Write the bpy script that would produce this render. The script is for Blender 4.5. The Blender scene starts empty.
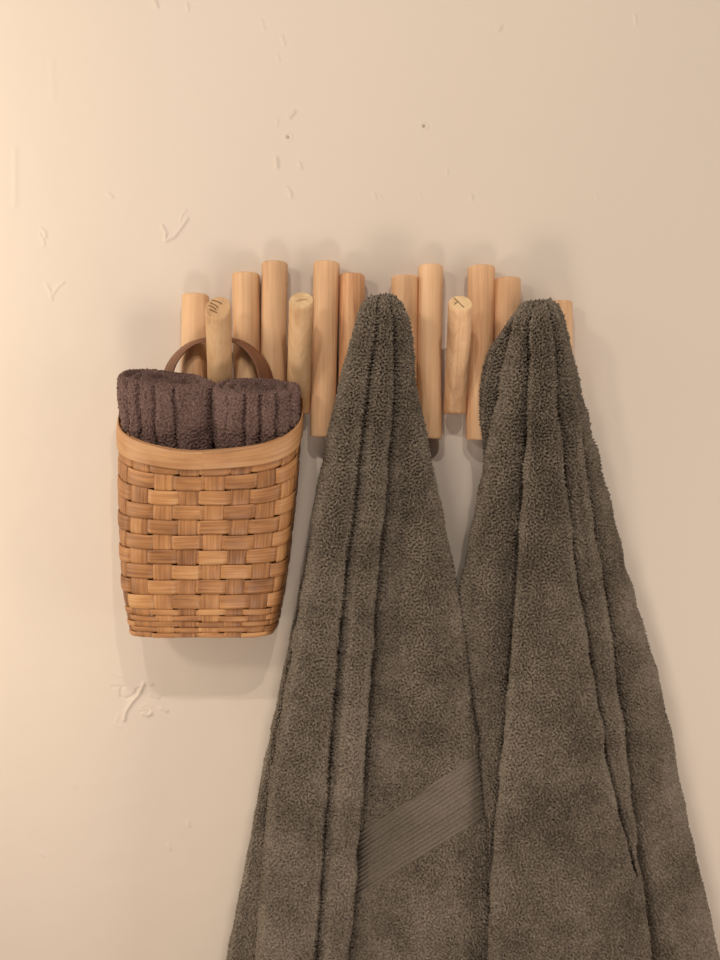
import bpy, math, random
import numpy as np

random.seed(7)
rng = np.random.default_rng(11)
SC = bpy.context.scene
COL = SC.collection

# ------------------------------------------------------------------ camera
W, H = 720, 960
FPX = 760.0            # focal length in pixels
D = 0.965              # camera to wall
PITCH = math.radians(3.0)
cam_d = bpy.data.cameras.new('camera')
cam = bpy.data.objects.new('camera', cam_d)
COL.objects.link(cam)
cam.location = (0, -D, 0)
cam.rotation_euler = (math.radians(90) - PITCH, 0, 0)
cam_d.sensor_fit = 'VERTICAL'
cam_d.sensor_height = 36.0
cam_d.lens = FPX / H * 36.0
cam_d.clip_start = 0.02
SC.camera = cam
CP, SP = math.cos(PITCH), math.sin(PITCH)

def P(px, py, d):
    """world point at depth d (metres in front of the wall) seen at photo position px, py"""
    px = np.asarray(px, float); py = np.asarray(py, float); d = np.asarray(d, float)
    x = (px - W / 2) / FPX
    y = (H / 2 - py) / FPX
    dy = CP + y * SP
    dz = -SP + y * CP
    t = (D - d) / dy
    return np.stack(np.broadcast_arrays(x * t, -d, dz * t), -1)

# ------------------------------------------------------------------ materials
def new_mat(name):
    m = bpy.data.materials.new(name)
    m.use_nodes = True
    nt = m.node_tree
    b = nt.nodes['Principled BSDF']
    return m, nt, b

def N(nt, t, **kw):
    n = nt.nodes.new(t)
    for k, v in kw.items():
        if k in n.inputs.keys():
            n.inputs[k].default_value = v
        else:
            setattr(n, k, v)
    return n

def ramp(nt, stops):
    r = nt.nodes.new('ShaderNodeValToRGB')
    e = r.color_ramp.elements
    e[0].position, e[0].color = stops[0][0], (*stops[0][1], 1)
    e[1].position, e[1].color = stops[-1][0], (*stops[-1][1], 1)
    for p, c in stops[1:-1]:
        q = e.new(p); q.color = (*c, 1)
    return r

def srgb(r, g, b):
    f = lambda c: (c / 255 / 12.92) if c / 255 <= 0.04045 else ((c / 255 + 0.055) / 1.055) ** 2.4
    return (f(r), f(g), f(b))

def wall_material():
    m, nt, b = new_mat('painted_plaster')
    tc = N(nt, 'ShaderNodeTexCoord')
    n1 = N(nt, 'ShaderNodeTexNoise', Scale=2.2, Detail=3.0)
    nt.links.new(tc.outputs['Object'], n1.inputs['Vector'])
    r = ramp(nt, [(0.3, (0.65, 0.555, 0.475)), (0.7, (0.665, 0.565, 0.475))])
    nt.links.new(n1.outputs['Fac'], r.inputs['Fac'])
    at = N(nt, 'ShaderNodeAttribute', attribute_name='hole')
    mx = N(nt, 'ShaderNodeMix', data_type='RGBA')
    nt.links.new(at.outputs['Fac'], mx.inputs['Factor'])
    nt.links.new(r.outputs['Color'], mx.inputs['A'])
    mx.inputs['B'].default_value = (0.10, 0.065, 0.04, 1)
    nt.links.new(mx.outputs['Result'], b.inputs['Base Color'])
    b.inputs['Roughness'].default_value = 0.62
    b.inputs['Specular IOR Level'].default_value = 0.25
    n2 = N(nt, 'ShaderNodeTexNoise', Scale=140.0, Detail=2.0)
    n3 = N(nt, 'ShaderNodeTexNoise', Scale=14.0, Detail=2.0)
    nt.links.new(tc.outputs['Object'], n2.inputs['Vector'])
    nt.links.new(tc.outputs['Object'], n3.inputs['Vector'])
    ad = N(nt, 'ShaderNodeMath', operation='MULTIPLY_ADD')
    nt.links.new(n3.outputs['Fac'], ad.inputs[0]); ad.inputs[1].default_value = 3.0
    nt.links.new(n2.outputs['Fac'], ad.inputs[2])
    bp = N(nt, 'ShaderNodeBump', Strength=0.06, Distance=0.002)
    nt.links.new(ad.outputs[0], bp.inputs['Height'])
    nt.links.new(bp.outputs['Normal'], b.inputs['Normal'])
    return m

def wood_material(name, cols, streak=0.5, endgrain=False):
    m, nt, b = new_mat(name)
    tc = N(nt, 'ShaderNodeTexCoord')
    oi = N(nt, 'ShaderNodeObjectInfo')
    mul = N(nt, 'ShaderNodeMath', operation='MULTIPLY'); mul.inputs[1].default_value = 37.0
    nt.links.new(oi.outputs['Random'], mul.inputs[0])
    add = N(nt, 'ShaderNodeVectorMath', operation='ADD')
    nt.links.new(tc.outputs['Object'], add.inputs[0])
    nt.links.new(mul.outputs[0], add.inputs[1])
    mp = N(nt, 'ShaderNodeMapping')
    mp.inputs['Scale'].default_value = (95, 95, 95) if endgrain else (95, 95, 5.0)
    nt.links.new(add.outputs[0], mp.inputs['Vector'])
    n1 = N(nt, 'ShaderNodeTexNoise', Scale=1.6, Detail=5.0, Roughness=0.6, Distortion=0.6)
    nt.links.new(mp.outputs[0], n1.inputs['Vector'])
    mp2 = N(nt, 'ShaderNodeMapping'); mp2.inputs['Scale'].default_value = (20, 20, 9)
    nt.links.new(add.outputs[0], mp2.inputs['Vector'])
    n2 = N(nt, 'ShaderNodeTexNoise', Scale=1.0, Detail=2.0)
    nt.links.new(mp2.outputs[0], n2.inputs['Vector'])
    r1 = ramp(nt, [(0.28, cols[0]), (0.5, cols[1]), (0.72, cols[2])])
    mixf = N(nt, 'ShaderNodeMix', data_type='FLOAT'); mixf.inputs['Factor'].default_value = streak
    nt.links.new(n2.outputs['Fac'], mixf.inputs['A']); nt.links.new(n1.outputs['Fac'], mixf.inputs['B'])
    nt.links.new(mixf.outputs['Result'], r1.inputs['Fac'])
    hv = N(nt, 'ShaderNodeHueSaturation')
    mr = N(nt, 'ShaderNodeMapRange'); mr.inputs['To Min'].default_value = 0.88; mr.inputs['To Max'].default_value = 1.08
    nt.links.new(oi.outputs['Random'], mr.inputs['Value'])
    nt.links.new(mr.outputs[0], hv.inputs['Value'])
    nt.links.new(r1.outputs['Color'], hv.inputs['Color'])
    nt.links.new(hv.outputs['Color'], b.inputs['Base Color'])
    b.inputs['Roughness'].default_value = 0.48
    b.inputs['Specular IOR Level'].default_value = 0.35
    bp = N(nt, 'ShaderNodeBump', Strength=0.22, Distance=0.001)
    nt.links.new(n1.outputs['Fac'], bp.inputs['Height'])
    nt.links.new(bp.outputs['Normal'], b.inputs['Normal'])
    return m

def strip_material(name, cols, rough=0.45):
    """split-wood strips: grain runs along U of the strip, tone varies per strip"""
    m, nt, b = new_mat(name)
    uv = N(nt, 'ShaderNodeUVMap')
    mp = N(nt, 'ShaderNodeMapping'); mp.inputs['Scale'].default_value = (14, 420, 1)
    nt.links.new(uv.outputs[0], mp.inputs['Vector'])
    n1 = N(nt, 'ShaderNodeTexNoise', Scale=1.0, Detail=4.0, Roughness=0.6, Distortion=0.4)
    nt.links.new(mp.outputs[0], n1.inputs['Vector'])
    mp2 = N(nt, 'ShaderNodeMapping'); mp2.inputs['Scale'].default_value = (22, 40, 1)
    nt.links.new(uv.outputs[0], mp2.inputs['Vector'])
    n2 = N(nt, 'ShaderNodeTexNoise', Scale=1.0, Detail=2.0)
    nt.links.new(mp2.outputs[0], n2.inputs['Vector'])
    at = N(nt, 'ShaderNodeAttribute', attribute_name='tone')
    a1 = N(nt, 'ShaderNodeMath', operation='MULTIPLY_ADD'); a1.inputs[1].default_value = 0.55
    nt.links.new(n1.outputs['Fac'], a1.inputs[0])
    a2 = N(nt, 'ShaderNodeMath', operation='MULTIPLY_ADD'); a2.inputs[1].default_value = 0.45
    nt.links.new(n2.outputs['Fac'], a2.inputs[0]); nt.links.new(at.outputs['Fac'], a2.inputs[2])
    nt.links.new(a2.outputs[0], a1.inputs[2])
    r = ramp(nt, [(0.30, cols[0]), (0.55, cols[1]), (0.80, cols[2])])
    nt.links.new(a1.outputs[0], r.inputs['Fac'])
    nt.links.new(r.outputs['Color'], b.inputs['Base Color'])
    b.inputs['Roughness'].default_value = rough
    b.inputs['Specular IOR Level'].default_value = 0.4
    bp = N(nt, 'ShaderNodeBump', Strength=0.3, Distance=0.0006)
    nt.links.new(n1.outputs['Fac'], bp.inputs['Height'])
    nt.links.new(bp.outputs['Normal'], b.inputs['Normal'])
    return m

def terry_material(name, c0, c1, sheen=0.25, scale=420.0):
    m, nt, b = new_mat(name)
    tc = N(nt, 'ShaderNodeTexCoord')
    n1 = N(nt, 'ShaderNodeTexNoise', Scale=scale, Detail=3.0, Roughness=0.7)
    nt.links.new(tc.outputs['Object'], n1.inputs['Vector'])
    n2 = N(nt, 'ShaderNodeTexNoise', Scale=16.0, Detail=3.0)
    nt.links.new(tc.outputs['Object'], n2.inputs['Vector'])
    mf = N(nt, 'ShaderNodeMix', data_type='FLOAT'); mf.inputs['Factor'].default_value = 0.3
    nt.links.new(n1.outputs['Fac'], mf.inputs['A']); nt.links.new(n2.outputs['Fac'], mf.inputs['B'])
    r = ramp(nt, [(0.38, c0), (0.62, c1)])
    nt.links.new(mf.outputs['Result'], r.inputs['Fac'])
    nt.links.new(r.outputs['Color'], b.inputs['Base Color'])
    b.inputs['Roughness'].default_value = 1.0
    b.inputs['Specular IOR Level'].default_value = 0.05
    b.inputs['Sheen Weight'].default_value = sheen
    b.inputs['Sheen Roughness'].default_value = 0.6
    b.inputs['Sheen Tint'].default_value = (*[min(1, 2.2 * c) for c in c1], 1)
    bp = N(nt, 'ShaderNodeBump', Strength=0.8, Distance=0.0012)
    nt.links.new(n1.outputs['Fac'], bp.inputs['Height'])
    nt.links.new(bp.outputs['Normal'], b.inputs['Normal'])
    return m

M_WALL = wall_material()
M_ROD = wood_material('pale_turned_wood', [srgb(186, 136, 98), srgb(218, 174, 132), srgb(234, 196, 156)])
M_ROD_RED = wood_material('reddish_streaked_wood', [srgb(156, 100, 66), srgb(208, 156, 112), srgb(230, 188, 146)], 0.8)
M_PEG = wood_material('golden_turned_wood', [srgb(180, 134, 94), srgb(212, 170, 126), srgb(228, 192, 150)])
M_END = wood_material('sawn_end_grain', [srgb(196, 152, 104), srgb(232, 198, 152), srgb(240, 212, 170)], 0.4, True)
M_CRACK = wood_material('dark_check_in_end_grain', [srgb(92, 58, 34), srgb(112, 74, 44), srgb(130, 88, 54)])
M_STRIP = strip_material('woven_wood_strip', [srgb(120, 76, 43), srgb(178, 125, 79), srgb(212, 164, 110)])
M_RIM = strip_material('bent_wood_rim', [srgb(148, 100, 64), srgb(188, 140, 96), srgb(206, 162, 116)])
M_HANDLE = strip_material('dark_bent_handle', [srgb(88, 54, 38), srgb(124, 82, 58), srgb(156, 110, 80)], 0.4)
M_TERRY = terry_material('olive_brown_terry', (.066, .051, .038), (.270, .219, .170), 0.15)
M_BORDER = terry_material('olive_brown_flat_weave', (.115, .094, .073), (.225, .183, .144), 0.1, 700.0)
M_PLUM = terry_material('plum_brown_terry', (.085, .050, .043), (.225, .142, .124), 0.15)

# ------------------------------------------------------------------ builders
def tag(o, label=None, cat=None, group=None, kind=None):
    if label: o['label'] = label
    if cat: o['category'] = cat
    if group: o['group'] = group
    if kind: o['kind'] = kind
    return o

def empty(name, loc):
    o = bpy.data.objects.new(name, None)
    o.empty_display_size = 0.03
    COL.objects.link(o)
    o.location = loc
    return o

class MB:
    """collects grids of vertices, then links them as ONE mesh object"""
    def __init__(s):
        s.v = []; s.q = []; s.mi = []; s.n = 0; s.uv = []; s.tone = []; s.ng = []; s.ngm = []
    def grid(s, V, close_s=False, close_l=False, mat=0, uv=None, tone=0.0):
        nl, ns = V.shape[:2]
        idx = np.arange(nl * ns).reshape(nl, ns) + s.n
        a = idx if not close_l else np.vstack([idx, idx[:1]])
        a = a if not close_s else np.hstack([a, a[:, :1]])
        q = np.stack([a[:-1, :-1], a[:-1, 1:], a[1:, 1:], a[1:, :-1]], -1).reshape(-1, 4)
        s.v.append(V.reshape(-1, 3)); s.q.append(q); s.mi.append(np.full(len(q), mat, np.int32))
        s.uv.append(np.zeros((nl * ns, 2)) if uv is None else uv.reshape(-1, 2))
        s.tone.append(np.full(nl * ns, tone) if np.isscalar(tone) else np.asarray(tone).reshape(-1))
        s.n += nl * ns
        return idx
    def build(s, name, mats, parent=None, origin=None, smooth=True, attr=None):
        v = np.concatenate(s.v); q = np.concatenate(s.q); mi = np.concatenate(s.mi)
        org = np.array(origin if origin is not None else (parent.location if parent else (0, 0, 0)), float)
        me = bpy.data.meshes.new(name)
        me.vertices.add(len(v)); me.vertices.foreach_set('co', (v - org).astype(np.float32).ravel())
        me.loops.add(q.size); me.loops.foreach_set('vertex_index', q.astype(np.int32).ravel())
        me.polygons.add(len(q))
        me.polygons.foreach_set('loop_start', np.arange(0, q.size, 4, dtype=np.int32))
        me.polygons.foreach_set('material_index', mi)
        me.update(calc_edges=True)
        me.polygons.foreach_set('use_smooth', np.full(len(q), smooth))
        uvl = me.uv_layers.new(name='UVMap')
        uv = np.concatenate(s.uv)[q.ravel()]
        uvl.data.foreach_set('uv', uv.astype(np.float32).ravel())
        at = me.attributes.new(attr or 'tone', 'FLOAT', 'POINT')
        at.data.foreach_set('value', np.concatenate(s.tone).astype(np.float32))
        me.validate()
        for m in (mats if isinstance(mats, (list, tuple)) else [mats]):
            me.materials.append(m)
        o = bpy.data.objects.new(name, me)
        COL.objects.link(o)
        if parent:
            o.parent = parent
            o.location = org - np.array(parent.location)
        else:
            o.location = org
        return o

def normals(V, close_s=False):
    if close_s:
        ds = np.roll(V, -1, 1) - np.roll(V, 1, 1)
    else:
        ds = np.gradient(V, axis=1)
    dl = np.gradient(V, axis=0)
    n = np.cross(ds, dl)
    return n / (np.linalg.norm(n, axis=-1, keepdims=True) + 1e-12)

# ------------------------------------------------------------------ pile pattern (a tiling height field in metres)
PN, PRES = 2048, 0.0004
def bandpass(wl, bw, seed):
    g = np.random.default_rng(seed).standard_normal((PN, PN))
    f = np.fft.fftfreq(PN, PRES)
    fr = np.hypot(f[:, None], f[None, :])
    k = np.exp(-((fr - 1 / wl) / (bw / wl)) ** 2)
    out = np.fft.ifft2(np.fft.fft2(g) * k).real
    return out / out.std()

def sample(img, u, v):
    a = (u / PRES) % PN; b = (v / PRES) % PN
    i = a.astype(int) % PN; j = b.astype(int) % PN
    fa = a - np.floor(a); fb = b - np.floor(b)
    i1 = (i + 1) % PN; j1 = (j + 1) % PN
    return (img[i, j] * (1 - fa) + img[i1, j] * fa) * (1 - fb) + (img[i, j1] * (1 - fa) + img[i1, j1] * fa) * fb

n_a = bandpass(0.0085, 0.35, 1); n_b = bandpass(0.0042, 0.35, 2); n_c = bandpass(0.0022, 0.4, 3); n_l = bandpass(0.045, 0.6, 4)
PILE = 0.9 * np.clip(np.abs(n_a) * 2.2, 0, 1) + 0.75 * np.tanh(1.5 * n_b + 0.4) + 0.42 * n_c
PILE -= PILE.mean()
PILE_S = 0.6 * np.tanh(n_b) + 0.3 * n_c + 0.25 * np.tanh(bandpass(0.006, 0.4, 9))

# ------------------------------------------------------------------ wall with its dents and patches
def make_wall():
    res = 0.0014
    xs = np.concatenate([[-1.6, -1.0], np.arange(-0.54, 0.54, res), [1.0, 1.6]])
    zs = np.concatenate([[-1.35, -1.0], np.arange(-0.72, 0.64, res), [0.9, 1.25]])
    X, Z = np.meshgrid(xs, zs)
    h = np.zeros_like(X); hole = np.zeros_like(X)
    def px(x, y):
        p = P(x, y, 0.0); return p[0], p[2]
    def stroke(pts, w=1.2, a=0.0011):
        q = [px(*p) for p in pts]
        wm = w * 0.00127
        for (x0, z0), (x1, z1) in zip(q[:-1], q[1:]):
            m = 6 * wm
            ix = np.where((xs > min(x0, x1) - m) & (xs < max(x0, x1) + m))[0]
            iz = np.where((zs > min(z0, z1) - m) & (zs < max(z0, z1) + m))[0]
            if len(ix) == 0 or len(iz) == 0: continue
            sl = np.ix_(iz, ix)
            dx, dz = x1 - x0, z1 - z0
            L2 = dx * dx + dz * dz + 1e-12
            t = np.clip(((X[sl] - x0) * dx + (Z[sl] - z0) * dz) / L2, 0, 1)
            dd = np.hypot(X[sl] - x0 - t * dx, Z[sl] - z0 - t * dz)
            v = 1.7 * a * np.exp(-(dd / wm) ** 2)
            cur = h[sl]
            h[sl] = np.where(np.abs(v) > np.abs(cur), v, cur)
    def plug(x, y, r=3.6):
        cx, cz = px(x, y); k = 0.00127
        dd = np.hypot(X - cx, Z - cz)
        h[:] += 0.0008 * np.exp(-((dd - r * k) / (1.1 * k)) ** 2) - 0.0022 * np.exp(-(dd / (1.3 * k)) ** 2)
        hole[:] = np.maximum(hole, np.exp(-(dd / (1.0 * k)) ** 2))
    plug(288, 137, 3.4); plug(424, 126, 3.0)
    S = stroke
    S([(289, 118), (294, 112)], 1.6, .0012); S([(277, 120), (277, 126)], 1.2, .0005)
    S([(276, 158), (277, 167)], 1.6, .0012); S([(299, 163), (301, 168)], 1.4, .0008)
    S([(287, 188), (290, 192), (291, 197)], 1.5, .0008)
    S([(162, 226), (166, 233), (165, 240)], 1.1); S([(166, 241), (174, 237), (181, 228), (187, 219)], 1.4)
    S([(180, 222), (182, 214), (186, 210)], 1.0, .0006)
    S([(41, 229), (45, 232), (46, 237), (42, 239), (40, 234)], 1.1, .0008); S([(43, 239), (44, 245)], 1.2, .0006)
    S([(46, 284), (50, 291), (52, 300)], 1.2, .0007); S([(53, 294), (58, 287), (64, 282)], 1.2, .0007)
    S([(108, 194), (112, 197)], 1.5, .0008)
    S([(497, 31), (501, 27)], 1.5, .0009); S([(596, 194), (597, 198)], 1.4, .0004); S([(471, 196), (472, 199)], 1.4, .0008)
    S([(447, 170), (447, 174)], 1.2, .0006); S([(374, 194), (376, 199)], 1.4, .0006); S([(379, 195), (381, 197)], 1.1, .0004); S([(420, 194), (421, 199)], 1.2, .0003)
    S([(155, 1), (157, 7)], 1.6, .0012); S([(187, 4), (188, 10)], 1.4, .0008); S([(282, 37), (284, 45)], 1.5, .0006)
    S([(635, 16), (636, 24)], 1.2, .0006); S([(261, 20), (264, 30)], 1.4, .0005); S([(277, 55), (279, 61)], 1.2, .0005)
    S([(124, 720), (126, 711), (132, 702), (139, 694), (144, 683)], 1.5, .0014)
    S([(121, 688), (121, 697), (126, 699), (134, 695), (137, 689), (141, 688)], 1.2, -.0010)
    S([(112, 687), (124, 687)], 1.1, -.0007); S([(112, 673), (122, 677)], 1.0, .0004); S([(144, 682), (150, 685), (152, 684)], 1.0, .0008)
    S([(150, 695), (159, 697)], 1.2, .0009); S([(143, 713), (148, 715), (151, 713)], 1.8, .0012); S([(141, 712), (149, 712)], 1.0, -.0008)
    S([(161, 708), (167, 711)], 1.3, .0010); S([(118, 716), (115, 724), (120, 727)], 1.5, .0004); S([(142, 706), (147, 704), (152, 707)], 1.0, .0004)
    S([(188, 822), (189, 826)], 1.3, .0006); S([(168, 845), (170, 849)], 1.3, .0005); S([(73, 782), (76, 788)], 1.4, .0004); S([(41, 852), (44, 856)], 1.3, .0004)
    S([(15, 150), (15, 205)], 3.0, .00045); S([(52, 60), (53, 100)], 3.0, .0003)
    u = X + 0.7; v = Z + 0.9
    fine = (np.abs(X) < 0.54) & (Z > -0.72) & (Z < 0.64)
    h += np.where(fine, sample(n_l, u, v) * 0.00006, 0)
    V = np.stack([X, -h, Z], -1)
    mb = MB()
    mb.grid(V, tone=hole)
    o = mb.build('wall_back', M_WALL, attr='hole')
    tag(o, kind='structure')
make_wall()

# floor far below, so that the room closes
mb = MB()
fx, fy = np.meshgrid(np.linspace(-1.6, 1.6, 9), np.linspace(-2.2, 0.0, 9))
mb.grid(np.stack([fx, fy, np.full_like(fx, -1.35)], -1))
m_floor, nt, b = new_mat('stone_floor')
nz = N(nt, 'ShaderNodeTexNoise', Scale=6.0, Detail=5.0)
rp = ramp(nt, [(0.3, srgb(150, 130, 110)), (0.7, srgb(178, 158, 136))])
nt.links.new(nz.outputs['Fac'], rp.inputs['Fac']); nt.links.new(rp.outputs['Color'], b.inputs['Base Color'])
tag(mb.build('floor', m_floor), kind='structure')

# ------------------------------------------------------------------ rack
MM = 0.001
def tube(mb, A, B, r0, r1, seed, nl=26, na=40, cutA=None, cutB=None, mat_end=0, oval=0.0, flat=0.0):
    """slightly irregular turned stick from A to B with bevelled, possibly oblique ends"""
    A = np.array(A); B = np.array(B)
    ax = (B - A); L = np.linalg.norm(ax); ax /= L
    e1 = np.cross(ax, [0, 1, 0]); e1 /= np.linalg.norm(e1)
    e2 = np.cross(ax, e1)
    if e2[1] > 0: e2 = -e2            # e2 points to the front
    ph = np.linspace(0, 2 * math.pi, na, endpoint=False)
    rs = np.random.default_rng(seed)
    k1, k2, k3 = rs.uniform(0, 6.28, 3)
    bev = 0.0022
    ts = np.concatenate([[0, 0, bev * .35, bev], np.linspace(bev * 2, L - bev * 2, nl), [L - bev, L - bev * .35, L, L]])
    ins = np.concatenate([[0.0, 0.9, 0.965, 1], np.ones(nl), [1, 0.965, 0.9, 0.0]])
    rings = []
    for t, i in zip(ts, ins):
        f = t / L
        rad = (r0 + (r1 - r0) * f) * i
        rad = rad * (1 + 0.012 * np.sin(2 * ph + k1 + 2 * f) + 0.008 * np.sin(3 * ph + k2 - 3 * f))
        c, s = np.cos(ph), np.sin(ph)
        if flat:
            lim = 1 - flat
            s = np.where(s > lim, lim + (s - lim) * 0.15, s)
        off = (rad * c)[:, None] * e1 * (1 + oval) + (rad * s)[:, None] * e2
        bend = 0.0009 * math.sin(math.pi * f + k3) * e1
        p = A + ax * t + off + bend
        if cutB is not None:
            n = np.array(cutB); wgt = max(0, (f - 0.7) / 0.3) ** 1.0
            p = p - ax * ((off @ n) / (ax @ n))[:, None] * wgt
        if cutA is not None:
            n = np.array(cutA); wgt = max(0, (0.3 - f) / 0.3)
            p = p - ax * ((off @ n) / (ax @ n))[:, None] * wgt
        rings.append(p)
    V = np.array(rings)
    mb.grid(V[:-1], close_s=True)
    mb.grid(V[-2:], close_s=True, mat=mat_end)
    return V

rack = empty('coat_rack', P(378, 440, 0.002))
tag(rack, 'pale wooden wall rack of upright round sticks with tilted peg hooks', 'coat rack')
RODS = [(182, 208, 293, 428, 0), (233.5, 260, 272, 420, 0), (261.5, 287, 261, 437, 0), (313.5, 339, 261, 437, -3), (340, 365, 273, 420, -2.5),
        (391, 417, 275, 420, 0), (418, 442.5, 264, 439, -0.5), (467.5, 494, 265, 440, -1), (495, 521, 277, 424, -1), (547, 571.5, 300, 430, 0)]
for i, (l, r, t, bt, lean) in enumerate(RODS):
    d = 0.0165
    cx = (l + r) / 2
    wpx = r - l
    A = P(cx + lean, bt, d); B = P(cx, t + 2, d)
    rad = (wpx / 2 + 0.2) * (D - d) / FPX
    mb = MB()
    tube(mb, A, B, rad, rad, 20 + i)
    mb.build('upright_rod', M_ROD_RED if i == 4 else M_ROD, rack, origin=A)

PEGS = [(219.5, 218, 307.0, 25.5, 58, 0.0), (299, 300.5, 300, 24.5, 48, 0.0), (381, 385, 309, 23, 44, 0.0),
        (455, 459.8, 303, 24, 47, 0.10), (536, 541, 314, 23, 44, 0.0)]
for i, (xb, xt, yt, wpx, beta, flat) in enumerate(PEGS):
    A = P(xb, 414, 0.0175)
    dt = 0.078
    B = P(xt, yt, dt)
    rad = wpx / 2 * (D - dt) / FPX
    be = math.radians(beta)
    n = (0, -math.sin(be), math.cos(be))
    mb = MB()
    V = tube(mb, A, B, rad, rad, 50 + i, cutB=n, cutA=(0, 0, 1), mat_end=1, flat=flat)
    peg = mb.build('hook_peg', [M_PEG if i < 3 else M_ROD, M_PEG if i == 0 else M_END], rack, origin=A)
    # drying checks in the sawn end
    C = V[-1].mean(0) + np.array(n) * 0.0003
    u = np.array([1.0, 0, 0]); w = np.cross(n, u); w = w / np.linalg.norm(w)
    if w[2] < 0: w = -w
    cracks = {0: [((-.75, .45), (-.25, .2), (.05, -.1)), ((-.8, .15), (-.45, .0), (-.1, -.3)), ((-.6, .7), (-.1, .55), (.3, .3)), ((-.7, -.25), (-.3, -.45), (0, -.62))],
              1: [((-.5, -.2), (.0, .0), (.5, .1))],
              3: [((-.55, .72), (-.25, .2), (.1, -.35), (.25, -.6)), ((-.3, .1), (-.6, -.25))]}.get(i)
    if i == 3:
        ring = V[10] - V[10].mean(0)
        sc_ = -ring[:, 1] - 40 * np.abs(ring[:, 0] + 0.08 * rad) / 40
        q_ = int(np.argmax(sc_))
        line = V[5:-5, q_]
        tg = V[5:-5, (q_ + 1) % V.shape[1]] - V[5:-5, q_ - 1]; tg /= np.linalg.norm(tg, axis=1, keepdims=True)
        up = line - V[5:-5].mean(1); up /= np.linalg.norm(up, axis=1, keepdims=True)
        sb = MB(); sb.grid(np.stack([line - tg * .0002 + up * .00012, line + tg * .0002 + up * .00012], 1))
        sb.build('grain_split', M_ROD_RED, peg, origin=A).location = (0, 0, 0)
    if cracks:
        cb = MB()
        for pts in cracks:
            q = np.array(pts)
            th = 0.0006 if i != 1 else 0.0003
            for a, b2 in zip(q[:-1], q[1:]):
                dd = (b2 - a) / np.linalg.norm(b2 - a); nn = np.array([-dd[1], dd[0]])
                k = 0.9 * rad
                def w3(p, o): return C + u * (p[0] * k + nn[0] * o) + w * (p[1] * k + nn[1] * o) * 1.1
                cb.grid(np.array([[w3(a, -th), w3(a, th)], [w3(b2, -th), w3(b2, th)]]))
        cb.build('end_crack', M_CRACK, peg, origin=A).location = (0, 0, 0)

# ------------------------------------------------------------------ basket
def smooth_interp(xq, xp, fp, sig=0.0):
    y = np.interp(xq, xp, fp)
    return y

RIM_Y, BOT_Y = 449.0, 637.0       # front centre of rim top edge and of the bottom edge, in the photo
def basket_section(yf):
    """cross-section parameters for the level whose front centre is seen at photo row yf"""
    v = (BOT_Y - yf) / (BOT_Y - RIM_Y)
    yl = [424, 442, 470, 510, 556, 592, 629, 640]; xl = [118, 119, 119.5, 121.5, 124.5, 127.5, 131.5, 133]
    yr = [418, 450, 470, 510, 571, 605, 632, 640]; xr = [303.5, 301, 300, 296, 288.5, 283, 278, 276]
    k = 0.02 + 0.80 * max(v, 0) ** 2.0
    dF = 0.090 + 0.034 * v
    dB = 0.004 + 0.032 * v
    dM = dB + 0.42 * (dF - dB)
    side_y = yf - (k * (dF - dM) / 0.00118)
    side_y += (0 if v > 0.4 else (0.4 - v) * 5)
    l = np.interp(side_y, yl, xl) + 2.0 + 2.5 * max(0, v) ** 3 + 4.0 * max(0, 1 - max(0, v) / 0.25); r = np.interp(side_y, yr, xr) - 2.0 - 2.0 * max(0, v) ** 3
    dS = dM if v > 0.3 else dF - 0.02 - 0.0 * v
    dS = dM * min(1, max(0, v / 0.5)) + (dF - 0.015) * (1 - min(1, max(0, v / 0.5)))
    pl = P(l, side_y, dM)[0]; pr = P(r, side_y, dM * 0.5 + dS * 0.5)[0]
    zf = P(205, yf, dF)[2]
    n = 5.5 - 3.35 * min(1, max(0, v)) ** 0.8
    return dict(cx=(pl + pr) / 2, a=(pr - pl) / 2, dF=dF, dB=dB, dM=dM, zf=zf, k=k, n=n)

NPER = 720
def basket_loop(yf, off=0.0):
    s = basket_section(yf)
    th = np.linspace(-math.pi / 2, 1.5 * math.pi, 1441)[:-1] + math.pi        # starts at the back centre
    c, sn = np.cos(th), np.sin(th)
    nf = s['n']; nb = 5.0
    ex = np.where(sn >= 0, 2 / nf, 2 / nb)
    x = s['a'] * np.sign(c) * np.abs(c) ** ex
    d = np.where(sn >= 0, (s['dF'] - s['dM']) * np.abs(sn) ** ex, -(s['dM'] - s['dB']) * np.abs(sn) ** ex)
    pts = np.stack([x, d], -1)
    pc = np.vstack([pts, pts[:1]])
    seg = np.linalg.norm(np.diff(pc, axis=0), axis=1)
    cum = np.concatenate([[0], np.cumsum(seg)])
    L = cum[-1]
    q = np.linspace(0, L, NPER, endpoint=False)
    X = np.interp(q, cum, pc[:, 0]); Dd = np.interp(q, cum, pc[:, 1])
    T = np.stack([np.roll(X, -1) - np.roll(X, 1), np.roll(Dd, -1) - np.roll(Dd, 1)], -1)
    T = T / np.linalg.norm(T, axis=1, keepdims=True)
    Nn = np.stack([T[:, 1], -T[:, 0]], -1)
    if (Nn[:, 0] * X).sum() < 0: Nn = -Nn
    X = X + Nn[:, 0] * off; Dd = Dd + Nn[:, 1] * off
    dep = s['dM'] + Dd
    z = s['zf'] + s['k'] * (s['dF'] - dep)
    return np.stack([s['cx'] + X, -dep, z], -1), L

basket = empty('wicker_basket', P(205, 637, 0.045))
tag(basket, 'small tan woven wood-strip basket hung by its handle from the leftmost peg', 'basket')
NST = 18
PAR = np.arange(NPER) / NPER
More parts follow.
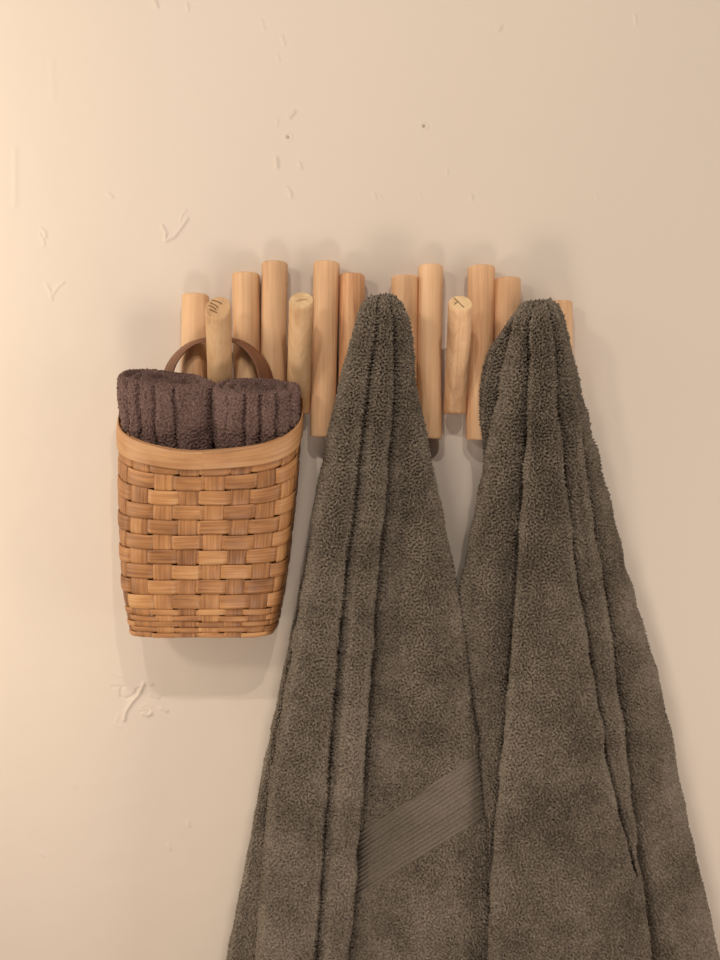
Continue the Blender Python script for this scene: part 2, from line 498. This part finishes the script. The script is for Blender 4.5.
# find the parameter of the front centre so that one stake sits just right of it
lp, L0 = basket_loop(540)
i0 = int(np.argmin(np.abs(lp[:, 0] - P(213, 540, 0.105)[0]) + 10 * (lp[:, 1] > -0.08)))
PH0 = PAR[i0]
stake_ph = (PAR - PH0) * NST            # integer at stake centres
bm = MB()
rows = []
y = 637.5
for h in (5.0, 5.3, 5.6, 6.0, 6.4): rows.append((y - h, y, True)); y -= h
while y > 462: rows.append((y - 14.9, y, False)); y -= 14.9
AMP = 0.0016
for j, (y0, y1, thin) in enumerate(rows):
    jit = random.uniform(-0.4, 0.4)
    sgn = np.cos(math.pi * (stake_ph + j))
    wav = np.tanh(2.6 * sgn + 0.9) / np.tanh(2.6)
    base_amp = AMP * (0.75 if thin else 1)
    nu = 9
    us = np.linspace(0, 1, nu)
    outer, inner = [], []
    gap = 0.25 if thin else 0.5
    tone_k = rng.uniform(-0.13, 0.13, NST * 2 + 2)
    tone = tone_k[(np.round((stake_ph + NST) / 2 + j * 0.5).astype(int)) % len(tone_k)] * 0.7 + rng.uniform(-0.05, 0.05)
    for u in us:
        yy = y0 + gap + (y1 - y0 - 2 * gap) * u + jit * 0.3
        e = 1 - (2 * u - 1) ** 2
        dome = (0.0007 if not thin else 0.0009) * e ** 0.6
        lo, L = basket_loop(yy)
        l1, _ = basket_loop(yy, 0.001)
        nrm = (l1 - lo) / 0.001
        wob = 0.0005 * np.sin(stake_ph * 1.3 + j * 2.1)
        outer.append(lo + nrm * (base_amp * wav + 0.0005 + dome)[:, None] + np.array([0, 0, 1]) * wob[:, None])
        inner.append(lo + nrm * (base_amp * wav - 0.0006)[:, None] + np.array([0, 0, 1]) * wob[:, None])
    V = np.array(outer + inner[::-1])
    uu = np.tile(PAR * L0 + j * 1.37, (2 * nu, 1)); vv = np.repeat(np.concatenate([us, us[::-1]]) * 0.016 + j * 0.05, NPER).reshape(2 * nu, NPER)
    bm.grid(V, close_s=True, close_l=True, uv=np.stack([uu, vv], -1), tone=np.tile(tone, (2 * nu, 1)))
# stakes
ys = np.arange(456, 638, 1.25)
loops = np.array([basket_loop(q)[0] for q in ys])
loops1 = np.array([basket_loop(q, 0.001)[0] for q in ys])
nrmS = (loops1 - loops) / 0.001
for k in range(NST):
    half = 0.38
    us = np.linspace(-half, half, 9)
    pos = ((PH0 + (k + us) / NST) % 1.0) * NPER
    i = np.floor(pos).astype(int) % NPER; f = (pos - np.floor(pos))[None, :, None]; i2 = (i + 1) % NPER
    base = loops[:, i] * (1 - f) + loops[:, i2] * f
    nn = nrmS[:, i] * (1 - f) + nrmS[:, i2] * f
    wav = np.zeros(len(ys))
    for j, (y0, y1, thin) in enumerate(rows):
        mk = (ys >= y0) & (ys <= y1)
        e = np.sin(math.pi * np.clip((ys - y0) / (y1 - y0), 0, 1)) ** 0.5
        up = -1 if (k + j) % 2 == 0 else 1
        wav[mk] = up * e[mk] * 0.0009
    V_o = base + nn * (wav[:, None, None] + 0.00055 + 0.0003 * (1 - (us / half) ** 2)[None, :, None])
    V_i = base + nn * (wav[:, None, None] - 0.00045)
    V = np.concatenate([V_o, V_i[:, ::-1]], 1)
    zz = np.repeat(ys * 0.00115 + k * 0.71, 18).reshape(len(ys), 18)
    cc = np.tile(np.concatenate([us, us[::-1]]) * 0.026 + k * 0.06, (len(ys), 1))
    bm.grid(V, close_s=True, uv=np.stack([zz, cc], -1), tone=rng.uniform(-0.1, 0.05))
bm.build('woven_body', M_STRIP, basket)

# bottom
lo, L = basket_loop(635.5, -0.0015)
cen = lo.mean(0)
mb = MB()
fr = np.array([1, 0.75, 0.5, 0.25, 0.0])[:, None, None]
bot = cen + (lo - cen)[None] * fr
mb.grid(np.concatenate([bot[::-1] + [0, 0, 0.002], bot]), close_s=True, uv=np.concatenate([bot, bot])[..., :2])
mb.build('base', M_STRIP, basket)

# rim: outer and inner bent bands
mb = MB()
def band(off0, off1, ytop, ybot, tone):
    prof = []
    for yy, o in [(ybot, off0 + .0003), (ybot - .8, off1 - .0003), (ybot - 2, off1), (ytop + 9, off1 + .0003), (ytop + 3, off1), (ytop + .8, off1 - .0005), (ytop, (off0 + off1) / 2),
                  (ytop + .8, off0 + .0005), (ytop + 3, off0), (ybot - 2, off0)]:
        prof.append(basket_loop(yy, o)[0])
    V = np.array(prof)
    V[..., 2] += (0.0006 * np.sin(PAR * 31 + off1 * 900))[None]
    uu = np.tile(PAR * L0, (len(prof), 1)); vv = np.repeat(np.linspace(0, 0.05, len(prof)), NPER).reshape(len(prof), NPER)
    mb.grid(V, close_s=True, close_l=True, uv=np.stack([uu, vv + off1 * 7], -1), tone=tone)
band(0.0022, 0.0046, 448.5, 467.5, 0.02)
band(-0.0044, -0.0024, 452.0, 466.0, -0.06)
band(-0.0023, 0.0021, 453.5, 458.0, -0.25)
mb.build('rim', M_RIM, basket)

# handle: a bent strap looped over the peg
hp = [(160, 425), (161.5, 405), (165, 385), (171, 366), (180, 353), (191, 344.5), (204, 340), (218, 338.5), (232, 340), (244, 345), (254, 354), (262.5, 367), (267, 385), (269.5, 405), (271, 425)]
hp = np.array(hp, float)
tt = np.linspace(0, 1, len(hp)); tq = np.linspace(0, 1, 90)
def cr(p, tq):
    n = len(p); x = tq * (n - 1); i = np.clip(x.astype(int), 0, n - 2); f = x - i
    g = lambda k: p[np.clip(k, 0, n - 1)]
    p0, p1, p2, p3 = g(i - 1), g(i), g(i + 1), g(i + 2); f = f[:, None]
    return 0.5 * (2 * p1 + (p2 - p0) * f + (2 * p0 - 5 * p1 + 4 * p2 - p3) * f ** 2 + (3 * p1 - p0 - 3 * p2 + p3) * f ** 3)
hq = cr(hp, tq)
ctr = P(hq[:, 0], hq[:, 1], 0.0415)
tan = np.gradient(ctr, axis=0); tan /= np.linalg.norm(tan, axis=1, keepdims=True)
yax = np.array([0, -1.0, 0])
outw = np.cross(yax, tan); outw /= np.linalg.norm(outw, axis=1, keepdims=True)
if outw[45, 2] < 0: outw = -outw
ang = np.radians(8 + 52 * np.abs(2 * tq - 1) ** 0.7)[:, None]
wv = np.cos(ang) * yax - np.sin(ang) * outw
nv = np.cross(tan, wv)
hw = (0.0058 + 0.0075 * np.abs(2 * tq - 1))[:, None]; ht = 0.0012
prof = [(-1, -.6), (-.9, -1), (0, -1.15), (.9, -1), (1, -.6), (1, .6), (.9, 1), (0, 1.15), (-.9, 1), (-1, .6)]
V = np.stack([ctr + wv * hw * a + nv * ht * b2 for a, b2 in prof], 1)
mb = MB()
uu = np.repeat(tq * 0.25, len(prof)).reshape(90, -1); vv = np.tile(np.array([a for a, _ in prof]) * 0.006, (90, 1))
mb.grid(V, close_s=True, uv=np.stack([uu, vv], -1))
mb.build('handle', M_HANDLE, basket)

# ------------------------------------------------------------------ rolled hand towels in the basket
def bundle(name, label, xl, xr, ytop, ytop_r, grooves, dc, ry, seed, lean=0.0):
    yb = 505
    org = P((xl + xr) / 2, yb, 0.075)
    cxp = (xl + xr) / 2
    top = P(cxp, (ytop + ytop_r) / 2, dc)
    rx = (xr - xl) / 2 * (D - dc) / FPX
    Ht = top[2] - org[2]
    tilt = (dc - 0.075) / Ht
    slope = (P(cxp, ytop, dc)[2] - P(cxp, ytop_r, dc)[2]) / (2 * rx)
    na = 620
    ph = np.linspace(0, 2 * math.pi, na, endpoint=False)      # -pi/2 faces the viewer (depth +)
    def ex(a, p): return np.sign(a) * np.abs(a) ** p
    ux = ex(np.cos(ph), 0.82); uy = ex(np.sin(ph), 0.82)        # uy > 0 : to the front
    Rb = 0.006
    hs = np.arange(0, Ht - Rb, 0.0009)
    al = np.linspace(0, math.pi / 2, 16)[1:]
    rr = np.linspace(1, 0, 60)[1:]
    ring_h, ring_s, ring_in = [], [], []
    for h in hs: ring_h.append(h); ring_s.append(1.0); ring_in.append(0.0)
    for a in al: ring_h.append(Ht - Rb + Rb * math.sin(a)); ring_s.append(1.0); ring_in.append(Rb * (1 - math.cos(a)))
    rs = np.random.default_rng(seed)
    V = []
    front = uy > -0.15
    gx = np.array(grooves); gdep = 0.0040
    for h, inn in zip(ring_h, ring_in):
        f = h / Ht
        wid = 0.70 + 0.30 * min(1, max(0, (f - 0.02) / 0.66))
        x = (rx * wid - inn) * ux; yv = (ry * wid - inn) * uy
        cx = lean * (f - 1)
        pxs = cxp + (x) / ((D - dc) / FPX)
        g = np.zeros(na)
        for q, gw in gx:
            wob = 0.6 * math.sin(h * 130 + q)
            g += gw * np.exp(-((pxs - q - wob) / 2.1) ** 2)
        g = np.where(front, g, 0.4 * (np.cos(ph * 9) > 0.8)) * gdep * min(1, max(0.25, (Ht - h) / 0.004))
        puff = 0.0012 * np.sin(ph * 7 + seed) * np.sin(h * 60 + ph)
        k = -g + puff
        x = x + ux * k * 1.0; yv = yv + uy * k * 1.6
        V.append(np.stack([x + cx, -(tilt * h) - yv, h + slope * -x * f - 0.36 * yv * f ** 2], -1))
    x1 = (rx - Rb) * ux; y1 = (ry - Rb) * uy
    nlay = 3.2
    for r in rr:
        spir = 0.5 + 0.5 * np.cos(2 * math.pi * (nlay * r + ph / (2 * math.pi)))
        hh = Ht - 0.0120 * (1 - spir ** 0.45) * min(1, (1 - r) * 9) + 0.0035 * math.sin(r * 9 + seed) * np.cos(ph * 1.0 + seed) * min(1, (1 - r) * 5)
        V.append(np.stack([x1 * r, -(tilt * hh) - y1 * r, hh - slope * x1 * r - 0.36 * y1 * r], -1))
    V = np.array(V)
    nrm = normals(V, True)
    if (nrm[20, :, 0] * ux).sum() < 0: nrm = -nrm
    per = np.cumsum(np.linalg.norm(np.diff(np.concatenate([V[40:41], V[40:41, :1]], 1), axis=1), axis=2)[0])
    lenr = np.concatenate([[0], np.cumsum(np.linalg.norm(np.diff(V[:, na // 4], axis=0), axis=1))])
    h = sample(PILE_S, np.tile(per, (len(V), 1)) + seed * 0.1, np.repeat(lenr, na).reshape(len(V), na))
    V = V + nrm * (h * 0.0014)[..., None]
    V[-1] = V[-1].mean(0)
    mb = MB(); mb.grid(V + org, close_s=True)
    bc = V[0].mean(0)
    mb.grid(np.stack([np.tile(bc, (na, 1)), V[0]]) + org, close_s=True)
    o = mb.build(name, M_PLUM, origin=org)
    return tag(o, label, 'hand towel', 'rolled hand towels in the basket')

bundle('hand_towel', 'plum-brown hand towel rolled up in the basket, on its left side, standing taller', 121, 215.5, 372, 384,
       [(124.5, .8), (133, 1), (146, 1), (162, .8), (182, .9)], 0.0755, 0.032, 3, lean=-0.003)
bundle('hand_towel', 'plum-brown hand towel rolled up in the basket, on its right side, next to pegs', 214.5, 301, 384, 387,
       [(232, .35), (249, .9), (265, 1), (281, 1), (295, .8)], 0.0755, 0.032, 5, lean=0.003)

# ------------------------------------------------------------------ bath towels
def keyed(ys, pts):
    a = np.array(pts, float)
    return np.interp(ys, a[:, 0], a[:, 1])
def sm(a, w):
    k = np.exp(-(np.arange(-3 * w, 3 * w + 1) / w) ** 2); k /= k.sum()
    p = np.pad(a, 3 * w, mode='reflect', reflect_type='odd')
    return np.convolve(p, k, mode='valid')

def towel_levels(ytop, dome, yend, step):
    al = np.linspace(0.06, math.pi / 2, 26)
    a = ytop + dome * (1 - np.cos(al))
    b = np.arange(ytop + dome + step, yend, step)
    return np.concatenate([a, b])

def loft(ctrl, counts):
    """closed Catmull-Rom through control columns; ctrl [K][levels,3]"""
    K = len(ctrl); out = []; first = []
    n = 0
    for k in range(K):
        p0, p1, p2, p3 = ctrl[k - 1], ctrl[k], ctrl[(k + 1) % K], ctrl[(k + 2) % K]
        f = (np.arange(counts[k]) / counts[k])[None, :, None]
        a, b, c, d = p0[:, None], p1[:, None], p2[:, None], p3[:, None]
        # centripetal-like tension keeps the folds from overshooting
        t = 0.42
        m1 = t * (c - a); m2 = t * (d - b)
        out.append((2 * f ** 3 - 3 * f ** 2 + 1) * b + (f ** 3 - 2 * f ** 2 + f) * m1 + (-2 * f ** 3 + 3 * f ** 2) * c + (f ** 3 - f ** 2) * m2)
        first.append(n); n += counts[k]
    return np.concatenate(out, 1), first

def build_towel(cfg):
    ys = cfg['ys']; ctrl = cfg['ctrl']
    ytop, dome = cfg['ytop'], cfg['dome']
    u = np.clip((ys - ytop) / dome, 0, 1); q = np.sqrt(np.maximum(0, 1 - (1 - u) ** 2))
    cols = []
    for x, d in ctrl:
        dd = cfg['dc'] + (d - cfg['dc']) * q
        cols.append(P(x, ys + 3.2 * np.exp(-(ys - ytop) / 18), dd))
    cnt = []
    K = len(cols)
    mid = int(len(ys) * 0.75)
    for k in range(K):
        L = max(np.linalg.norm(cols[(k + 1) % K][q_] - cols[k][q_]) for q_ in (60, 110, 180, 300, 500, mid, len(ys) - 30))
        back = k in cfg['back']
        cnt.append(max(4, int(math.ceil(L / (0.006 if back else 0.00075)))))
    V, first = loft(cols, cnt)
    return V, first, cnt

def pile(V, anchor, amp, sx, seed, mask=None):
    nrm = normals(V, True)
    w = np.abs(nrm) ** 3; w /= w.sum(-1, keepdims=True)
    X, Y, Z = V[..., 0] + seed, V[..., 1] + 0.5, V[..., 2] + seed * 1.7 + 1
    h = w[..., 1] * sample(PILE, X, Z) + w[..., 0] * sample(PILE, Y, Z) + w[..., 2] * sample(PILE, X, Y)
    lo = sample(n_l, X, Z * 0.7)
    return h, lo, nrm

SM = 14
# ---- left towel
ys = towel_levels(292.0, 22.0, 1075, 0.62)
L = keyed(ys, [(292, 384), (293, 374), (295, 369.5), (298, 366), (303, 362.5), (310, 360.5), (320, 359), (340, 353), (360, 347), (380, 342), (420, 333), (440, 329), (480, 320), (520, 313), (560, 307), (600, 299), (680, 283), (760, 266), (820, 255), (880, 244), (960, 228), (1080, 204)])
L1 = keyed(ys, [(292, 384), (293, 374), (295, 369.5), (298, 366), (303, 362.5), (310, 360.5), (320, 359), (340, 353), (360, 347), (380, 342), (420, 333), (440, 329), (480, 321), (520, 314), (560, 308), (600, 302), (680, 289), (760, 274), (820, 267), (880, 262), (960, 256), (1080, 246)])
R = keyed(ys, [(292, 384), (293, 392), (295, 396), (300, 400), (307, 403.5), (320, 408), (340, 412), (380, 414.5), (400, 417), (440, 425), (480, 433), (520, 442), (560, 451), (600, 459), (640, 463), (720, 473), (760, 478), (800, 482), (818, 484), (860, 486), (960, 489), (1080, 492)])
fr1 = keyed(ys, [(292, .35), (340, .35), (1080, .35)]); fr2 = keyed(ys, [(292, .66), (340, .66), (1080, .66)])
V1 = keyed(ys, [(340, 373.5), (380, 368), (440, 360), (520, 352), (560, 345.5), (600, 342), (680, 335), (800, 326), (960, 315), (1080, 307)])
V2 = keyed(ys, [(340, 392), (380, 392.5), (440, 388), (520, 382), (560, 377), (600, 374), (680, 369), (800, 361), (900, 353), (960, 347), (1080, 337)])
bl = np.clip((ys - 315) / 30, 0, 1)
V1 = (L + fr1 * (R - L)) * (1 - bl) + V1 * bl
V2 = (L + fr2 * (R - L)) * (1 - bl) + V2 * bl
nd = 26
def smt(a):
    b = a.copy(); b[nd + 20:] = sm(a, 16)[nd + 20:]
    w = np.clip((np.arange(len(a)) - nd - 20) / 60, 0, 1)
    return a * (1 - w) + b * w
L, L1, R, V1, V2 = map(smt, (L, L1, R, V1, V2))
F = keyed(ys, [(292, .099), (330, .101), (480, .104), (700, .110), (960, .114), (1080, .114)])
r = keyed(ys, [(292, .18), (312, .45), (335, .95), (400, 1.15), (470, 1.25), (1080, 1.35)]) * MM
db = keyed(ys, [(292, .045), (330, .040), (450, .037), (560, .024), (1080, .018)])
w0, w1, w2, w3 = L1 - L, V1 - L1, V2 - V1, R - V2
dbR = np.maximum(db, keyed(ys, [(292, .04), (560, .040), (640, .062), (1080, .070)]))
mx = np.maximum
wav = 0.0022 * np.sin((ys - 300) / 47.0)
uc = np.clip(r / MM, 0, 1)
ctrl1 = [((L + R) / 2, db), (L + .18 * (R - L), db), (L + .02 * (R - L), db + .15 * (F - db)),
         (L, mx(db + .3 * (F - db), F - r * 50)), (L + .15 * w0, mx(db + .35 * (F - db), F - r * 44)), (L1 + 3.0 * uc, F - r * 42), (L1 - .2, F - r * 18), (L1 + .12 * w1, F - r * 6),
         (L1 + .5 * w1, F), (V1 - .18 * w1, F - r * 3.5), (V1 - .2, F - r * 11), (V1 - 3.2 * uc, F - r * 36), (V1 + .10 * w2, F - r * 17),
         (V1 + .36 * w2, F - r * 4 + wav * r * 400), (V1 + .76 * w2, F - r * 3), (V2 - .1, F - r * 10), (V2 - 3.5 * uc, F - r * 38), (V2 + .09 * w3, F - r * 24),
         (V2 + .28 * w3, F - r * 15), (V2 + .6 * w3, F - r * 9 + wav * r * 500), (V2 + .85 * w3, F - r * 13), (R - .5, F - r * 22), (R, mx(dbR + .004, F - r * 32)), (R - .10 * w3 - 1, dbR), (R - .55 * w3, db * .5 + dbR * .5)]
cfg = dict(ys=ys, ctrl=ctrl1, ytop=292.0, dome=22.0, dc=0.082, back={0, 1, 23, 24, 22})
V, first, cnt = build_towel(cfg)
h, lo, nrm = pile(V, first[18], 0.001, 1, 0.13)
cidx = first[8] + cnt[8] // 2
if nrm[len(ys) // 2, cidx, 1] > 0: nrm = -nrm
# ribbed border band on the wide right-hand panel
i_a, i_b = first[16] + int(cnt[16] * .15), first[21] + int(cnt[21] * .8)
pxm = np.zeros(V.shape[:2])
def proj(Vv):
    rel = Vv - np.array([0, -D, 0])
    fz = rel[..., 1] * CP - rel[..., 2] * SP
    uz = rel[..., 1] * SP + rel[..., 2] * CP
    return W / 2 + rel[..., 0] / fz * FPX, H / 2 - uz / fz * FPX
pxs, pys = proj(V)
yt_line = lambda x: 753 + (478 - x) * (829 - 753) / (478 - 364)
yb_line = lambda x: 818 + (484 - x) * (900 - 818) / (484 - 351)
sidx = np.arange(V.shape[1])[None, :]
inband = (sidx >= i_a) & (sidx <= i_b) & (pys > yt_line(pxs)) & (pys < yb_line(pxs))
amp = np.full(V.shape[:2], 0.00185)
# faint line of the same border on the narrow fold
amp *= keyed(ys, [(292, 1.35), (420, 1.3), (600, 1.05), (1080, .95)])[:, None]
def calm(amp, idxs):
    k = np.arange(amp.shape[1])[None, :]
    for q_ in idxs:
        amp = amp * (1 - 0.65 * np.exp(-((k - q_) / 5.0) ** 2))
    return amp
amp = calm(amp, [first[11], first[16]])
disp = h * amp + lo * 0.0008
disp = np.where(inband, -0.0012, disp)
i_c, i_d = first[12], first[15]
fold_line = np.exp(-((pys - 811) / 1.2) ** 2) + np.exp(-((pys - 816) / 1.0) ** 2)
disp = disp - np.where((sidx >= i_c) & (sidx <= i_d), fold_line * 0.0012, 0)
Vd = V + nrm * disp[..., None]
last = Vd[-1:].mean(1, keepdims=True) + (Vd[-1:] - Vd[-1:].mean(1, keepdims=True)) * np.array([1, 0.2, 1])
towel1 = empty('bath_towel', P(385, 292, 0.078))
tag(towel1, 'dark olive-brown terry bath towel with ribbed border band, hanging next to the basket', 'bath towel')
mb = MB(); mb.grid(np.concatenate([Vd, last]), close_s=True)
mb.build('terry_cloth', M_TERRY, towel1)
cols = np.arange(i_a, i_b + 1)
nw = 130
ww = np.linspace(0, 1, nw)
B = np.zeros((nw, len(cols), 3)); Bn = np.zeros_like(B)
for jj, c in enumerate(cols):
    f0 = pys[:, c] - yt_line(pxs[:, c]); f1 = pys[:, c] - yb_line(pxs[:, c])
    l0 = np.interp(0, f0, np.arange(len(ys))); l1 = np.interp(0, f1, np.arange(len(ys)))
    li = l0 + (l1 - l0) * ww
    for a in range(3):
        B[:, jj, a] = np.interp(li, np.arange(len(ys)), V[:, c, a]); Bn[:, jj, a] = np.interp(li, np.arange(len(ys)), nrm[:, c, a])
rib = np.abs(np.sin(math.pi * 14 * ww)) ** 0.6 * (0.8 + 0.2 * np.cos(ww * 40))
edge = np.minimum(1, np.minimum(ww, 1 - ww) * 40)
hh = (-0.0018 + 0.0030 * rib) * edge - 0.0006 * (1 - edge)
hh = hh[:, None] + 0.00030 * sample(n_c, np.tile(np.arange(len(cols)) * 0.00095, (nw, 1)), np.repeat(ww * 0.08, len(cols)).reshape(nw, -1))
mb = MB(); mb.grid(B + Bn * hh[..., None])
o = mb.build('woven_border', M_BORDER, towel1)
o['label'] = 'flat ribbed border band running diagonally'

# ---- right towel
ys = towel_levels(298.0, 22.0, 1075, 0.62)
FL = keyed(ys, [(298, 541), (299, 531), (301, 526), (305, 522.5), (310, 520), (322, 515), (360, 506), (400, 498), (440, 490), (480, 482.5), (520, 475), (560, 467), (600, 460), (640, 458), (700, 459), (960, 470), (1080, 474)])
LB = keyed(ys, [(298, 541), (299, 531), (301, 526), (305, 522), (310, 519), (318, 513), (328, 504), (340, 495), (355, 487.5), (375, 483), (400, 480.5), (425, 482), (450, 486), (465, 485), (480, 482), (520, 474.5), (560, 466.5), (600, 459.5), (640, 457), (700, 458), (960, 469), (1080, 473)])
R = keyed(ys, [(298, 541), (299, 550), (301, 554), (305, 557.5), (312, 561), (320, 563.5), (353, 572), (387, 580), (427, 590), (460, 599), (510, 610), (553, 621), (606, 636), (664, 653), (739, 670), (827, 687), (893, 703), (960, 717), (1080, 742)])
E1 = keyed(ys, [(340, 530), (360, 531.5), (400, 530), (440, 528), (480, 525), (520, 522), (560, 519), (600, 516.5), (680, 510), (760, 503), (830, 495.5), (960, 488), (1080, 481)])
E2 = keyed(ys, [(340, 552), (400, 555.5), (440, 560), (480, 564), (520, 568), (560, 573), (600, 578.5), (640, 586), (720, 599), (760, 605), (800, 614), (840, 624), (880, 636), (920, 643), (960, 648), (1080, 664)])
E3 = keyed(ys, [(340, 564.5), (400, 576), (440, 580.5), (480, 586), (520, 591), (560, 597.5), (600, 605), (680, 616), (760, 626), (800, 630.5), (840, 635.5), (880, 640), (920, 646), (960, 651), (1080, 667)])
bl = np.clip((ys - 315) / 30, 0, 1)
E1 = (FL + .34 * (R - FL)) * (1 - bl) + E1 * bl
E2 = (FL + .70 * (R - FL)) * (1 - bl) + E2 * bl
E3 = (FL + .90 * (R - FL)) * (1 - bl) + E3 * bl
FL, LB, R, E1, E2, E3 = map(smt, (FL, LB, R, E1, E2, E3))
F = keyed(ys, [(298, .099), (330, .102), (480, .107), (700, .114), (960, .119), (1080, .119)])
r = keyed(ys, [(298, .14), (318, .4), (342, .85), (400, 1.05), (470, 1.15), (1080, 1.3)]) * MM
db = keyed(ys, [(298, .050), (330, .040), (450, .037), (560, .020), (1080, .014)])
w0, w1, w2, w3, w4 = FL - LB, E1 - FL, E2 - E1, E3 - E2, R - E3
lowL = keyed(ys, [(298, 0), (560, 0), (700, 24), (1080, 32)]) * MM      # left panel sinks behind the other towel
wav = 0.002 * np.sin((ys - 300) / 60.0)
flap = np.clip(w0 / 10, 0, 1)
fd = mx(db + .25 * (F - db), F - r * 52)
uc = np.clip(r / MM, 0, 1)
ctrl2 = [((LB + R) / 2, db), (LB + .2 * (R - LB), db), (LB + .03 * (R - LB), db + .1 * (F - db) * (1 - flap)),
         (LB, (db + .006) * flap + fd * (1 - flap) - lowL * .2), (LB + .22 * w0, (db + .019) * flap + (fd + .004) * (1 - flap) - lowL * .4), (FL + 3.5 * flap, (db + .016) * flap + mx(db, F - r * 42) * (1 - flap) - lowL * .6),
         (FL - .3, F - r * 27 - lowL * .7), (FL + .2 * w1, F - r * 19 - lowL), (FL + .6 * w1, F - r * 14 - lowL * .8 + wav * r * 500), (E1 - .12 * w1, F - r * 22 - lowL * .4), (E1 + 3.0 * uc, F - r * 36),
         (E1 - .2, F - r * 11), (E1 + .07 * w2, F - r * 3), (E1 + .4 * w2, F - wav * r * 400), (E1 + .8 * w2, F - r * 2), (E2 - .2, F - r * 9), (E2 - 3.2 * uc, F - r * 32),
         (E2 + .2 * w3, F - r * 20), (E2 + .7 * w3, F - r * 15), (E3 - .2, F - r * 21), (E3 - 2.5 * uc, F - r * 47), (E3 + .2 * w4, F - r * 42),
         (E3 + .65 * w4, mx(db + .010, F - r * 48)), (R - .5, mx(db + .006, F - r * 60)), (R, mx(db + .002, F - r * 72)), (R - .05 * (R - LB), db)]
cfg = dict(ys=ys, ctrl=ctrl2, ytop=298.0, dome=22.0, dc=0.082, back={0, 1, 24, 25})
V, first, cnt = build_towel(cfg)
h, lo, nrm = pile(V, first[13], 0.001, 1, 0.41)
cidx = first[13]
if nrm[len(ys) // 2, cidx, 1] > 0: nrm = -nrm
amp = np.full(V.shape[:2], 0.00185) * keyed(ys, [(298, 1.35), (420, 1.3), (600, 1.05), (1080, .95)])[:, None]
amp = calm(amp, [first[10], first[16], first[20]])
disp = h * amp + lo * 0.0008
pxs, pys = proj(V)
# soft cross creases low on the wide middle panel
sidx = np.arange(V.shape[1])[None, :]
mp_ = (sidx >= first[11]) & (sidx <= first[15])
cre = np.exp(-((pys - (818 - (pxs - 512) * 0.33)) / 4.5) ** 2) * np.clip((pxs - 495) / 20, 0, 1) * np.clip((606 - pxs) / 20, 0, 1) + \
      0.6 * np.exp(-((pys - (930 - (pxs - 500) * 0.30)) / 5) ** 2) * np.clip((pxs - 495) / 20, 0, 1) * np.clip((600 - pxs) / 20, 0, 1)
disp = disp - np.where(mp_, cre * 0.0022, 0)
Vd = V + nrm * disp[..., None]
last = Vd[-1:].mean(1, keepdims=True) + (Vd[-1:] - Vd[-1:].mean(1, keepdims=True)) * np.array([1, 0.2, 1])
mb = MB(); mb.grid(np.concatenate([Vd, last]), close_s=True)
towel2 = mb.build('bath_towel', M_TERRY, origin=P(541, 298, 0.078))
tag(towel2, 'dark olive-brown terry bath towel without a border showing, on the rightmost peg', 'bath towel')

# ------------------------------------------------------------------ light
def sphere_light(name, loc, r, power, color):
    l = bpy.data.lights.new(name, 'POINT'); l.energy = power; l.color = color; l.shadow_soft_size = r
    o = bpy.data.objects.new(name, l); COL.objects.link(o); o.location = loc
    return o
def area_light(name, loc, target, sx, sy, power, color):
    l = bpy.data.lights.new(name, 'AREA'); l.shape = 'RECTANGLE'; l.size = sx; l.size_y = sy; l.energy = power; l.color = color
    o = bpy.data.objects.new(name, l); COL.objects.link(o); o.location = loc
    from mathutils import Vector
    o.rotation_euler = (Vector(target) - Vector(loc)).to_track_quat('-Z', 'Y').to_euler()
    return o
WARM = (1.0, 0.80, 0.58)
sphere_light('ceiling_bulb', (-0.28, -1.35, 1.22), 0.018, 28.0, (1.0, 0.91, 0.80))
sphere_light('right_bulb', (0.26, -1.37, 1.18), 0.018, 27.0, (1.0, 0.91, 0.80))
sphere_light('left_bulb', (-0.98, -1.30, 0.60), 0.085, 19.0, (1.0, 0.91, 0.79))
area_light('left_lamp', (-0.90, -0.36, 0.05), (-0.3, 0, 0.0), 0.2, 1.2, 5.0, (1.0, 0.88, 0.70))
area_light('right_lamp', (1.25, -0.75, -0.35), (0.3, 0, -0.3), 0.3, 1.1, 7.5, (1.0, 0.90, 0.79))
area_light('low_reflection', (-0.1, -0.95, -0.80), (-0.08, 0, 0.0), 0.3, 0.2, 4.2, (1.0, 0.90, 0.80))

w = bpy.data.worlds.new('room_ambient'); SC.world = w
w.use_nodes = True
bg = w.node_tree.nodes['Background']
bg.inputs['Color'].default_value = (1.0, 0.90, 0.84, 1)
bg.inputs['Strength'].default_value = 0.17

SC.view_settings.view_transform = 'Standard'
SC.view_settings.look = 'None'
SC.view_settings.exposure = 0.0
